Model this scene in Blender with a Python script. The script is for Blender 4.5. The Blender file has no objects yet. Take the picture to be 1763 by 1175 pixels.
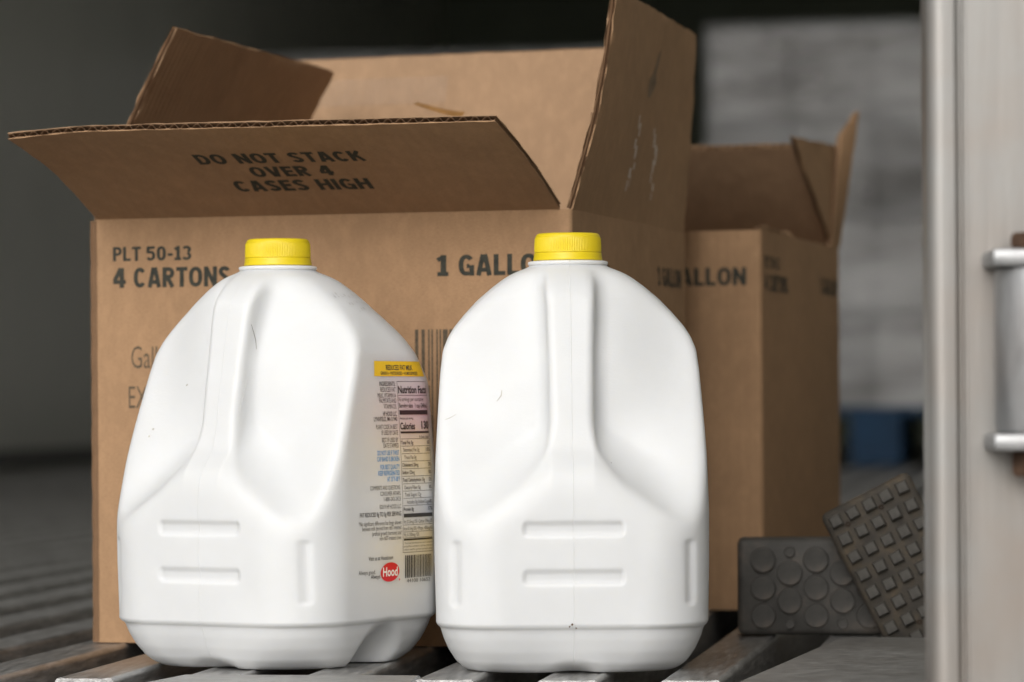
import bpy, math, random
import numpy as np
from mathutils import Vector, Matrix

random.seed(7)
rng = np.random.default_rng(7)
SC = bpy.context.scene
COL = SC.collection
R = math.radians

# ---------------------------------------------------------------- camera
CAM_H = 0.15                       # lens height above the slatted floor (metres)
F_PX = 6112.0                      # focal length in pixels of the 1763 px wide photograph
cd = bpy.data.cameras.new('camera')
cam = bpy.data.objects.new('camera', cd)
COL.objects.link(cam)
cam.location = (0, 0, CAM_H)
cam.rotation_euler = (R(90), R(0.40), 0)
cd.sensor_width = 36.0
cd.lens = F_PX / 1763.0 * 36.0
cd.shift_y = (700 - 587.5) / 1763.0
cd.clip_start = 0.05
cd.clip_end = 500.0
cd.dof.use_dof = True
cd.dof.focus_distance = 2.03
cd.dof.aperture_fstop = 8.3
cd.dof.aperture_blades = 7
SC.camera = cam

# ---------------------------------------------------------------- world, sun, exposure
SUN_EL, SUN_AZ = 25.0, 196.0       # sun behind and to the left of the camera, veiled by cloud
w = bpy.data.worlds.new('World')
SC.world = w
w.use_nodes = True
nt = w.node_tree
nt.nodes.clear()
out = nt.nodes.new('ShaderNodeOutputWorld')
bg = nt.nodes.new('ShaderNodeBackground')
sky = nt.nodes.new('ShaderNodeTexSky')
sky.sky_type = 'NISHITA'
sky.sun_disc = False
sky.sun_elevation = R(SUN_EL)
sky.sun_rotation = R(SUN_AZ)
sky.dust_density = 8.0
hs = nt.nodes.new('ShaderNodeHueSaturation')
hs.inputs['Saturation'].default_value = 0.12
nt.links.new(sky.outputs[0], hs.inputs['Color'])
nt.links.new(hs.outputs[0], bg.inputs[0])
nt.links.new(bg.outputs[0], out.inputs[0])
bg.inputs[1].default_value = 0.15
sd = bpy.data.lights.new('sun', 'SUN')
sun = bpy.data.objects.new('sun', sd)
COL.objects.link(sun)
sd.energy = 0.5
sd.angle = R(90)
sd.color = (1.0, 0.98, 0.955)
az = R(SUN_AZ)
sdir = Vector((math.sin(az) * math.cos(R(SUN_EL)), math.cos(az) * math.cos(R(SUN_EL)), math.sin(R(SUN_EL))))
sun.rotation_euler = sdir.to_track_quat('Z', 'Y').to_euler()
SC.view_settings.view_transform = 'Standard'
SC.view_settings.look = 'None'
SC.view_settings.exposure = -0.19
SC.view_settings.gamma = 1.0
SC.view_settings.use_curve_mapping = False
SC.cycles.max_bounces = 8
SC.cycles.diffuse_bounces = 5
SC.cycles.use_denoising = True
SC.cycles.sample_clamp_indirect = 6.0

# ---------------------------------------------------------------- helpers
def lin(c):
    return tuple(((x / 255) / 12.92 if x / 255 <= 0.04045 else ((x / 255 + 0.055) / 1.055) ** 2.4) for x in c)

class NB:
    """small node-building helper"""
    def __init__(self, name):
        self.m = bpy.data.materials.new(name)
        self.m.use_nodes = True
        self.t = self.m.node_tree
        self.b = self.t.nodes['Principled BSDF']
    def n(self, typ, **kw):
        nd = self.t.nodes.new(typ)
        for k, v in kw.items():
            if k.startswith('i_'):
                nd.inputs[k[2:].replace('_', ' ')].default_value = v
            else:
                setattr(nd, k, v)
        return nd
    def l(self, a, b):
        self.t.links.new(a, b)
    def coords(self, kind='Object', scale=(1, 1, 1)):
        tc = self.n('ShaderNodeTexCoord')
        mp = self.n('ShaderNodeMapping')
        mp.inputs['Scale'].default_value = scale
        self.l(tc.outputs[kind], mp.inputs['Vector'])
        return mp.outputs[0]
    def noise(self, vec, scale, detail=4.0, rough=0.55):
        nd = self.n('ShaderNodeTexNoise')
        nd.inputs['Scale'].default_value = scale
        nd.inputs['Detail'].default_value = detail
        nd.inputs['Roughness'].default_value = rough
        self.l(vec, nd.inputs['Vector'])
        return nd.outputs['Fac']
    def ramp(self, fac, stops):
        nd = self.n('ShaderNodeValToRGB')
        cr = nd.color_ramp
        while len(cr.elements) < len(stops):
            cr.elements.new(0.5)
        for e, (p, c) in zip(cr.elements, stops):
            e.position = p
            e.color = (c[0], c[1], c[2], 1)
        self.l(fac, nd.inputs[0])
        return nd.outputs[0]
    def mix(self, fac, a, b, typ='MIX'):
        nd = self.n('ShaderNodeMix', data_type='RGBA', blend_type=typ)
        for src, sock in ((fac, nd.inputs[0]), (a, nd.inputs[6]), (b, nd.inputs[7])):
            if hasattr(src, 'is_output'):
                self.l(src, sock)
            elif isinstance(src, (int, float)):
                sock.default_value = src
            else:
                sock.default_value = (src[0], src[1], src[2], 1)
        return nd.outputs[2]
    def math(self, op, a, b=None, c=None):
        nd = self.n('ShaderNodeMath', operation=op)
        for i, s in enumerate((a, b, c)):
            if s is None:
                continue
            if hasattr(s, 'is_output'):
                self.l(s, nd.inputs[i])
            else:
                nd.inputs[i].default_value = s
        return nd.outputs[0]
    def bump(self, h, strength, dist, prev=None):
        nd = self.n('ShaderNodeBump')
        nd.inputs['Strength'].default_value = strength
        nd.inputs['Distance'].default_value = dist
        self.l(h, nd.inputs['Height'])
        if prev is not None:
            self.l(prev, nd.inputs['Normal'])
        return nd.outputs[0]
    def set(self, **kw):
        for k, v in kw.items():
            s = self.b.inputs[k.replace('_', ' ')]
            if hasattr(v, 'is_output'):
                self.l(v, s)
            elif isinstance(v, tuple) and len(v) == 3 and s.type == 'RGBA':
                s.default_value = (*v, 1)
            else:
                s.default_value = v
        return self.m

def mesh_obj(name, verts, faces, mat, parent=None, smooth=True, uv=None, autosmooth=None):
    me = bpy.data.meshes.new(name)
    me.from_pydata([tuple(map(float, v)) for v in verts], [], [tuple(map(int, f)) for f in faces])
    if uv is not None:
        lay = me.uv_layers.new(name='UVMap')
        li = np.zeros(len(me.loops), dtype=np.int32)
        me.loops.foreach_get('vertex_index', li)
        lay.data.foreach_set('uv', np.asarray(uv, dtype=np.float32)[li].ravel())
    me.polygons.foreach_set('use_smooth', [smooth] * len(me.polygons))
    me.update()
    if smooth and autosmooth:
        me.set_sharp_from_angle(angle=R(autosmooth))
    if mat is not None:
        me.materials.append(mat)
    o = bpy.data.objects.new(name, me)
    COL.objects.link(o)
    if parent is not None:
        o.parent = parent
    return o

def empty(name, loc=(0, 0, 0), rz=0.0):
    o = bpy.data.objects.new(name, None)
    COL.objects.link(o)
    o.location = loc
    o.rotation_euler = (0, 0, rz)
    return o

def tag(o, label=None, cat=None, group=None, kind=None):
    if label: o['label'] = label
    if cat: o['category'] = cat
    if group: o['group'] = group
    if kind: o['kind'] = kind
    return o

class MB:
    """collects shapes into one mesh"""
    def __init__(self):
        self.v, self.f = [], []
    def add(self, vs, fs):
        b = len(self.v)
        self.v += [tuple(v) for v in vs]
        self.f += [tuple(b + i for i in f) for f in fs]
        return self
    def box(self, x0, x1, y0, y1, z0, z1, bev=0.0, M=None):
        if bev <= 0:
            vs = [(x, y, z) for z in (z0, z1) for y in (y0, y1) for x in (x0, x1)]
            fs = [(0, 2, 3, 1), (4, 5, 7, 6), (0, 1, 5, 4), (2, 6, 7, 3), (0, 4, 6, 2), (1, 3, 7, 5)]
        else:
            import bmesh
            bm = bmesh.new()
            bmesh.ops.create_cube(bm, size=1.0)
            for v in bm.verts:
                v.co = Vector(((x0 + x1) / 2 + v.co.x * (x1 - x0), (y0 + y1) / 2 + v.co.y * (y1 - y0), (z0 + z1) / 2 + v.co.z * (z1 - z0)))
            bmesh.ops.bevel(bm, geom=list(bm.edges), offset=bev, segments=2, affect='EDGES', profile=0.5)
            bm.verts.index_update()
            vs = [tuple(v.co) for v in bm.verts]
            fs = [tuple(v.index for v in f.verts) for f in bm.faces]
            bm.free()
        if M is not None:
            vs = [tuple(M @ Vector(v)) for v in vs]
        return self.add(vs, fs)
    def lathe(self, prof, n=64, cap0=False, cap1=False, rfun=None):
        vs, fs = [], []
        for (r, z) in prof:
            for i in range(n):
                a = 2 * math.pi * i / n
                rr = r + (rfun(i, z) if rfun else 0.0)
                vs.append((rr * math.cos(a), rr * math.sin(a), z))
        for k in range(len(prof) - 1):
            for i in range(n):
                j = (i + 1) % n
                fs.append((k * n + i, k * n + j, (k + 1) * n + j, (k + 1) * n + i))
        if cap0: fs.append(tuple(range(n))[::-1])
        if cap1: fs.append(tuple((len(prof) - 1) * n + i for i in range(n)))
        return self.add(vs, fs)
    def build(self, name, mat, parent=None, smooth=True, ang=35):
        return mesh_obj(name, self.v, self.f, mat, parent, smooth, None, ang)

def grid_faces(nu, nv, off=0, flip=False):
    fs = []
    for j in range(nv - 1):
        for i in range(nu - 1):
            a = off + j * nu + i
            q = (a, a + 1, a + nu + 1, a + nu)
            fs.append(q[::-1] if flip else q)
    return fs

# ---------------------------------------------------------------- materials
def cardboard(name, base=(0.385, 0.234, 0.128), dark=1.0):
    k = NB(name)
    uv = k.coords('UV')
    big = k.noise(uv, 14.0, 3.0)
    fib = k.noise(k.coords('UV', (1.0, 3.5, 1.0)), 420.0, 3.0, 0.7)
    spk = k.noise(uv, 800.0, 2.0, 0.6)
    b = tuple(x * dark for x in base)
    c = k.ramp(big, [(0.25, tuple(x * 0.86 for x in b)), (0.75, tuple(x * 1.10 for x in b))])
    c = k.mix(k.ramp(fib, [(0.35, (0.0,) * 3), (0.68, (0.85,) * 3)]), c, tuple(x * 0.74 for x in b))
    mot = k.noise(k.coords('UV', (1.0, 0.6, 1.0)), 110.0, 4.0, 0.65)
    c = k.mix(k.ramp(mot, [(0.45, (0.0,) * 3), (0.75, (0.6,) * 3)]), c, tuple(x * 1.16 for x in b))
    stn = k.noise(uv, 5.0, 6.0, 0.7)
    c = k.mix(k.ramp(stn, [(0.56, (0.0,) * 3), (0.72, (0.45,) * 3)]), c, tuple(x * 0.72 for x in b))
    c = k.mix(k.ramp(spk, [(0.66, (0.0,) * 3), (0.74, (0.5,) * 3)]), c, tuple(x * 0.55 for x in b))
    # faint washboard of the flutes below the liner
    wv = k.n('ShaderNodeTexWave', wave_type='BANDS', bands_direction='X')
    wv.inputs['Scale'].default_value = 1.0 / 0.0077 / 3.14159
    wv.inputs['Distortion'].default_value = 0.6
    k.l(uv, wv.inputs['Vector'])
    n1 = k.bump(wv.outputs['Fac'], 0.22, 0.0009)
    n2 = k.bump(fib, 0.25, 0.0003, n1)
    n3 = k.bump(k.noise(uv, 30.0, 2.0), 0.25, 0.004, n2)
    return k.set(Base_Color=c, Roughness=0.82, Specular_IOR_Level=0.25, Normal=n3)

M_KRAFT = cardboard('kraft_cardboard')
M_KRAFT_IN = cardboard('kraft_cardboard_inner', (0.350, 0.220, 0.128))
M_FLUTE = cardboard('kraft_flute', (0.20, 0.115, 0.062))

def ink_mat():
    k = NB('box_ink')
    uv = k.coords('Object')
    c = k.ramp(k.noise(uv, 260.0, 3.0), [(0.30, (0.030, 0.032, 0.026)), (0.75, (0.060, 0.058, 0.044))])
    return k.set(Base_Color=c, Roughness=0.75, Specular_IOR_Level=0.2)
M_INK = ink_mat()
def ink_thin():
    k = NB('box_ink_jet')
    c = k.ramp(k.noise(k.coords('Object'), 500.0, 3.0), [(0.30, (0.070, 0.058, 0.042)), (0.75, (0.15, 0.11, 0.07))])
    return k.set(Base_Color=c, Roughness=0.8, Specular_IOR_Level=0.2)
M_INKJET = ink_thin()

def jug_mat():
    k = NB('milk_jug_plastic')
    ob = k.coords('Object')
    n = k.noise(ob, 25.0, 3.0)
    c = k.ramp(n, [(0.3, (0.660, 0.667, 0.668)), (0.7, (0.690, 0.697, 0.698))])
    # pebbled recess: fine horizontal wrinkles high up on the front
    sx = k.n('ShaderNodeSeparateXYZ')
    k.l(ob, sx.inputs[0])
    zmask = k.ramp(sx.outputs['Z'], [(0.10, (0, 0, 0)), (0.165, (1, 1, 1)), (0.215, (0.4,) * 3), (0.225, (0,) * 3)])
    wr = k.noise(k.coords('Object', (1.0, 1.0, 2.6)), 330.0, 2.0, 0.5)
    h = k.math('MULTIPLY', wr, zmask)
    n1 = k.bump(h, 0.16, 0.0007)
    # mould parting line down the middle of the front
    ax = k.math('ABSOLUTE', sx.outputs['X'])
    seam = k.math('SUBTRACT', 1.0, k.math('MINIMUM', k.math('DIVIDE', ax, 0.0004), 1.0))
    n2 = k.bump(seam, 0.9, 0.0002, n1)
    n3 = k.bump(k.noise(ob, 60.0, 2.0), 0.08, 0.002, n2)
    # faint scuffs
    sc = k.ramp(k.noise(k.coords('Object', (1.0, 1.0, 0.35)), 95.0, 6.0, 0.7), [(0.70, (0,) * 3), (0.80, (0.30,) * 3)])
    c = k.mix(sc, c, (0.58, 0.575, 0.555))
    return k.set(Base_Color=c, Roughness=0.46, Specular_IOR_Level=0.32, Normal=n3,
                 Subsurface_Weight=0.75, Subsurface_Radius=(1.0, 0.95, 0.85), Subsurface_Scale=0.010)
M_JUG = jug_mat()

def plain(name, col, rough=0.5, spec=0.4, var=0.06, scale=40.0, metal=0.0):
    k = NB(name)
    c = k.ramp(k.noise(k.coords('Object'), scale, 3.0), [(0.3, tuple(x * (1 - var) for x in col)), (0.7, tuple(min(1, x * (1 + var)) for x in col))])
    return k.set(Base_Color=c, Roughness=rough, Specular_IOR_Level=spec, Metallic=metal)

M_CAP = plain('yellow_cap_plastic', (0.72, 0.545, 0.013), 0.42, 0.4, 0.03)
M_PRINT_K = plain('label_black_print', (0.045, 0.043, 0.042), 0.5, 0.3)
M_PRINT_B = plain('label_blue_print', (0.07, 0.30, 0.66), 0.5, 0.3)
M_PRINT_Y = plain('label_yellow_print', (0.86, 0.56, 0.015), 0.45, 0.35)
M_PRINT_R = plain('label_red_print', (0.66, 0.018, 0.030), 0.45, 0.35)
M_PRINT_P = plain('label_pink_print', (0.66, 0.05, 0.17), 0.45, 0.35)
M_PRINT_W = plain('label_white_film', (0.83, 0.83, 0.815), 0.40, 0.4, 0.01)
M_PRINT_DB = plain('label_navy_print', (0.05, 0.10, 0.28), 0.5, 0.3)
M_EMBOSS = plain('date_code_emboss', (0.55, 0.55, 0.54), 0.35, 0.5)
M_SCUFF = plain('scuff_mark', (0.24, 0.23, 0.22), 0.7, 0.2)
M_DIRTY = plain('beige_smudge', (0.50, 0.47, 0.42), 0.6, 0.3)
M_DIRT = plain('brown_dirt_speck', (0.10, 0.055, 0.03), 0.8, 0.2)

def metal(name, col, rough, streak=(1, 1, 1), sscale=60.0, dirt=0.35, metallic=0.85, dirtcol=(0.10, 0.085, 0.07), var=0.2):
    k = NB(name)
    ob = k.coords('Object', streak)
    st = k.noise(ob, sscale, 5.0, 0.65)
    bl = k.noise(k.coords('Object'), 9.0, 5.0, 0.6)
    c = k.ramp(st, [(0.3, tuple(x * (1 - var) for x in col)), (0.72, tuple(min(1, x * (1 + var * 0.75)) for x in col))])
    d = k.ramp(bl, [(0.42, (0,) * 3), (0.72, (dirt,) * 3)])
    c = k.mix(d, c, dirtcol)
    rr = k.ramp(st, [(0.3, (rough * 0.8,) * 3), (0.8, (min(1, rough * 1.35),) * 3)])
    n1 = k.bump(st, 0.4, 0.0008)
    return k.set(Base_Color=c, Roughness=rr, Metallic=metallic, Normal=n1)

M_SLAT = metal('worn_aluminium_slat', (0.46, 0.455, 0.445), 0.38, (1, 0.12, 1), 240.0, 0.35, 0.75, (0.13, 0.115, 0.10), 0.5)
M_PLATE = metal('scratched_aluminium_plate', (0.48, 0.475, 0.46), 0.42, (0.35, 1, 1), 260.0, 0.45, 0.75, (0.14, 0.12, 0.10), 0.4)
M_POST = metal('stainless_post', (0.29, 0.285, 0.272), 0.44, (1, 1, 0.06), 70.0, 0.75, 0.55, (0.27, 0.225, 0.19), 0.16)
M_HINGE = metal('galvanised_hinge', (0.34, 0.345, 0.35), 0.42, (1, 1, 0.3), 90.0, 0.6, 0.6, (0.22, 0.16, 0.12), 0.25)
M_RUST = plain('rusty_bolt', (0.085, 0.05, 0.032), 0.85, 0.2, 0.3, 120.0)

def rubber(name):
    k = NB(name)
    ob = k.coords('Object')
    c = k.ramp(k.noise(ob, 45.0, 5.0, 0.65), [(0.30, (0.040, 0.038, 0.034)), (0.52, (0.070, 0.065, 0.058)), (0.75, (0.135, 0.112, 0.088))])
    n1 = k.bump(k.noise(ob, 600.0, 4.0, 0.6), 0.35, 0.0006)
    return k.set(Base_Color=c, Roughness=0.66, Specular_IOR_Level=0.4, Normal=n1)
M_RUBBER = rubber('black_rubber')
def rubber_b():
    k = NB('dusty_brown_rubber')
    ob = k.coords('Object')
    c = k.ramp(k.noise(ob, 55.0, 5.0, 0.7), [(0.30, (0.030, 0.028, 0.025)), (0.52, (0.058, 0.049, 0.038)), (0.75, (0.115, 0.085, 0.052))])
    n1 = k.bump(k.noise(ob, 500.0, 4.0, 0.6), 0.4, 0.0008)
    return k.set(Base_Color=c, Roughness=0.78, Specular_IOR_Level=0.3, Normal=n1)
M_RUBBER_B = rubber_b()
M_STUD = plain('worn_grey_rubber', (0.066, 0.061, 0.053), 0.7, 0.35, 0.35, 150.0)

# ---------------------------------------------------------------- the trailer (setting)
PSI = R(8.73)                       # trailer axis, to the right of the view axis
TR = Matrix.Rotation(-PSI, 4, 'Z')  # trailer frame: x = across, y = along, z = up
N_L, N_R = -2.45, 0.02              # inner faces of the side walls
Y_REAR, Y_FRONT = 1.88, 14.2
def setting(o):
    o.matrix_world = TR @ o.matrix_world
    o['kind'] = 'structure'
    return o
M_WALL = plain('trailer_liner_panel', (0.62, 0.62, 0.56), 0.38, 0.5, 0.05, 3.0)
M_DARKWALL = plain('bulkhead_shade_tone', (0.22, 0.24, 0.18), 0.8, 0.2, 0.1, 3.0)  # the darkness deep in the trailer is put into this colour
M_UNDER = plain('floor_duct_dark', (0.07, 0.065, 0.058), 0.8, 0.2, 0.3, 30.0)  # dark tone for the sub-floor under the slats
M_SCUFFPLATE = metal('scuff_plate', (0.16, 0.16, 0.15), 0.5, (1, 0.1, 1), 30.0, 0.5, 0.4)

gk = NB('yard_concrete')
gc = gk.ramp(gk.noise(gk.coords('Object'), 3.0, 6.0), [(0.3, (0.40, 0.385, 0.355)), (0.7, (0.52, 0.505, 0.47))])
g = MB().box(-60, 60, -80, 60, -1.40, -1.30).build('ground', gk.set(Base_Color=gc, Roughness=0.9), None, False)
g['kind'] = 'structure'
setting(MB().box(N_L - 0.05, N_L, Y_REAR, Y_FRONT, -0.05, 2.65).build('wall_left', M_WALL, None, False))
setting(MB().box(N_R, N_R + 0.05, Y_REAR, Y_FRONT, -0.05, 2.65).build('wall_right', M_WALL, None, False))
# unseen open hatch added to the roof halfway down, to brighten the loads
HY0, HY1, HX0, HX1 = 5.7, 7.1, -1.95, -0.55
roof = MB().box(N_L - 0.05, N_R + 0.05, Y_REAR, HY0, 2.652, 2.70).box(N_L - 0.05, N_R + 0.05, HY1, Y_FRONT, 2.652, 2.70)
roof.box(N_L - 0.05, HX0, HY0 + 0.0005, HY1 - 0.0005, 2.652, 2.70).box(HX1, N_R + 0.05, HY0 + 0.0005, HY1 - 0.0005, 2.652, 2.70)
setting(roof.build('ceiling', M_WALL, None, False))
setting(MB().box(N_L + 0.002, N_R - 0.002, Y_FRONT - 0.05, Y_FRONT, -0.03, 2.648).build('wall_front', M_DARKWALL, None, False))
setting(MB().box(N_L + 0.001, N_L + 0.012, Y_REAR, Y_FRONT - 0.06, 0.012, 0.055).build('wall_skirting', M_SCUFFPLATE, None, False))

PITCH, SLAT_W, SLAT_D = 0.068, 0.034, 0.040
floor = MB().box(N_L + 0.001, N_R - 0.001, Y_REAR - 0.25, Y_FRONT - 0.06, -0.075, -SLAT_D - 0.004).build('floor', M_UNDER, None, False)
floor.matrix_world = TR.copy()
floor['kind'] = 'structure'
def slat_mesh(y0, y1):
    # a channel: flat top with rolled edges, two side webs
    h = SLAT_W / 2
    prof = [(-h, -SLAT_D), (-h, -0.0035)]
    for i in range(1, 5):
        a = math.pi - i * math.pi / 8
        prof.append((-h + 0.0035 + 0.0035 * math.cos(a), -0.0035 + 0.0035 * math.sin(a)))
    prof += [(-h + 0.006, -0.0006), (h - 0.006, -0.0006)]
    for i in range(0, 4):
        a = math.pi / 2 - i * math.pi / 8
        prof.append((h - 0.0035 + 0.0035 * math.cos(a), -0.0035 + 0.0035 * math.sin(a)))
    prof += [(h, -0.0035), (h, -SLAT_D)]
    inner = [(h - 0.003, -SLAT_D), (h - 0.003, -0.0045), (-h + 0.003, -0.0045), (-h + 0.003, -SLAT_D)]
    loop = prof + inner
    n = len(loop)
    vs = [(x, y0, z) for x, z in loop] + [(x, y1, z) for x, z in loop]
    fs = [(i, (i + 1) % n, n + (i + 1) % n, n + i) for i in range(n)]
    # end faces as strips between outer and inner outline
    m = len(prof)
    half = m // 2
    for o_, fl in ((0, True), (n, False)):
        q = [(o_ + 0, o_ + 1, o_ + m + 2, o_ + m + 3), (o_ + m - 2, o_ + m - 1, o_ + m, o_ + m + 1),
             tuple(o_ + i for i in range(1, m - 1)) + (o_ + m + 1, o_ + m + 2)]
        fs += [p if fl else p[::-1] for p in q]
    me = bpy.data.meshes.new('slat')
    me.from_pydata(vs, [], fs)
    me.polygons.foreach_set('use_smooth', [True] * len(me.polygons))
    me.set_sharp_from_angle(angle=R(40))
    me.materials.append(M_SLAT)
    return me
SL = slat_mesh(0.0, Y_FRONT - 0.08 - 1.93)
x = -0.131
first_slats = []
k = 0
while x > N_L + 0.03:
    o = bpy.data.objects.new('slat', SL)
    COL.objects.link(o)
    o.parent = floor
    o.location = (x, 1.93 + rng.uniform(-0.004, 0.004) + (0.028 if k in (5,) else 0), -0.0002 * (k % 3))
    x -= PITCH
    k += 1

# ---------------------------------------------------------------- boxes
THETA = R(15.5)
E_R = Vector((math.cos(THETA), -math.sin(THETA), 0))      # along the front face, to the right
E_D = Vector((math.sin(THETA), math.cos(THETA), 0))       # into the box
EZ = Vector((0, 0, 1))
T_CB = 0.0040

def corrugated(name, S, width, length, parent, mat_out=M_KRAFT, mat_in=M_KRAFT_IN, nu=28, nv=14, flute_rows=8,
               rag=0.00015, t=T_CB, flip=1.0, lift=None):
    """A sheet of corrugated board: outer liner on S(u,v), flutes and inner liner behind it. u, v in 0..1."""
    us = np.linspace(0, 1, nu)
    vs = np.linspace(0, 1, nv)
    def frame(u, v):
        e = 1e-3
        p = S(u, v)
        du = S(min(u + e, 1), v) - S(max(u - e, 0), v)
        dv = S(u, min(v + e, 1)) - S(u, max(v - e, 0))
        n = du.cross(dv)
        n.normalize()
        return p, n * flip
    fr = [[frame(u, v) for u in us] for v in vs]
    def sheet(d0, d1, jit):
        V, UV = [], []
        for d in (d0, d1):
            for j, v in enumerate(vs):
                for i, u in enumerate(us):
                    p, n = fr[j][i]
                    q = p - n * d
                    if jit and (i in (0, nu - 1) or j == nv - 1):
                        q = q + Vector(rng.normal(0, rag, 3))
                    V.append(q)
                    UV.append((u * width, v * length))
        N = nu * nv
        F = grid_faces(nu, nv, 0, False) + grid_faces(nu, nv, N, True)
        ring = [i for i in range(nu)] + [j * nu + nu - 1 for j in range(1, nv)] + [(nv - 1) * nu + i for i in range(nu - 2, -1, -1)] + [j * nu for j in range(nv - 2, 0, -1)]
        for a, b in zip(ring, ring[1:] + ring[:1]):
            F.append((b, a, a + N, b + N))
        if flip < 0:
            F = [f[::-1] for f in F]
        return V, F, UV
    Vo, Fo, UVo = sheet(0.0, 0.0005, True)
    o = mesh_obj(name, Vo, Fo, mat_out, parent, True, UVo, 40)
    Vi, Fi, UVi = sheet(t - 0.0005, t, True)
    mesh_obj('inner_liner', Vi, Fi, mat_in, o, True, UVi, 40)
    # flutes
    nw = max(3, round(width / 0.0077))
    m = nw * 8 + 1
    V, UV, F = [], [], []
    vv = np.linspace(0.0, 0.998, flute_rows)
    for side in (-1, 1):
        for v in vv:
            fr2 = [frame(u, v) for u in np.linspace(0, 1, 40)]
            for i in range(m):
                u = i / (m - 1)
                kf = u * 39
                k0 = min(int(kf), 38)
                a = kf - k0
                p = fr2[k0][0].lerp(fr2[k0 + 1][0], a)
                n = fr2[k0][1].lerp(fr2[k0 + 1][1], a)
                ph = 2 * math.pi * nw * u
                d = t / 2 + (t / 2 - 0.0007) * max(-1, min(1, 1.15 * math.sin(ph + 0.5 * math.sin(3.1 * u * 6)))) + side * 0.00017
                V.append(p - n * d)
                UV.append((u * width, v * length))
    N = m * flute_rows
    F = grid_faces(m, flute_rows, 0) + grid_faces(m, flute_rows, N, True)
    for i in range(m - 1):
        a = (flute_rows - 1) * m + i
        F.append((a + 1, a, a + N, a + 1 + N))
    mesh_obj('flute_sheet', V, F, M_FLUTE, o, True, UV, 50)
    return o, frame

def text_mesh(body, offset=0.0, spacing=1.0):
    cu = bpy.data.curves.new('txt', 'FONT')
    cu.body = body
    cu.offset = offset
    cu.resolution_u = 3
    cu.space_character = spacing
    ob = bpy.data.objects.new('txt', cu)
    COL.objects.link(ob)
    dg = bpy.context.evaluated_depsgraph_get()
    me = bpy.data.meshes.new_from_object(ob.evaluated_get(dg))
    n = len(me.vertices)
    co = np.zeros(n * 3)
    me.vertices.foreach_get('co', co)
    fs = [tuple(p.vertices) for p in me.polygons]
    COL.objects.unlink(ob)
    bpy.data.objects.remove(ob)
    bpy.data.curves.remove(cu)
    bpy.data.meshes.remove(me)
    return co.reshape(-1, 3)[:, :2], fs

_cap = {}
def cap_h(offset):
    if offset not in _cap:
        c, _ = text_mesh('H', offset)
        _cap[offset] = (c[:, 1].min(), c[:, 1].max())
    return _cap[offset]

def text2d(body, x0, x1, y0, y1, offset=0.0, spacing=1.0):
    """text fitted so that its ink spans x0..x1 and capitals y0..y1"""
    c, f = text_mesh(body, offset, spacing)
    b0, b1 = cap_h(offset)
    xa, xb = c[:, 0].min(), c[:, 0].max()
    out = np.empty_like(c)
    out[:, 0] = x0 + (c[:, 0] - xa) / (xb - xa) * (x1 - x0)
    out[:, 1] = y0 + (c[:, 1] - b0) / (b1 - b0) * (y1 - y0)
    return out, f

def print_on(name, items, fn, mat, parent):
    """items: list of (pts2d, faces); fn maps (x, y) to a 3D point"""
    V, F = [], []
    for pts, fs in items:
        b = len(V)
        V += [fn(p[0], p[1]) for p in pts]
        F += [tuple(b + i for i in f) for f in fs]
    return mesh_obj(name, V, F, mat, parent, False)

def rect2d(x0, x1, y0, y1, nx=1, ny=1):
    pts = [(x0 + (x1 - x0) * i / nx, y0 + (y1 - y0) * j / ny) for j in range(ny + 1) for i in range(nx + 1)]
    return np.array(pts), grid_faces(nx + 1, ny + 1)


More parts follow.
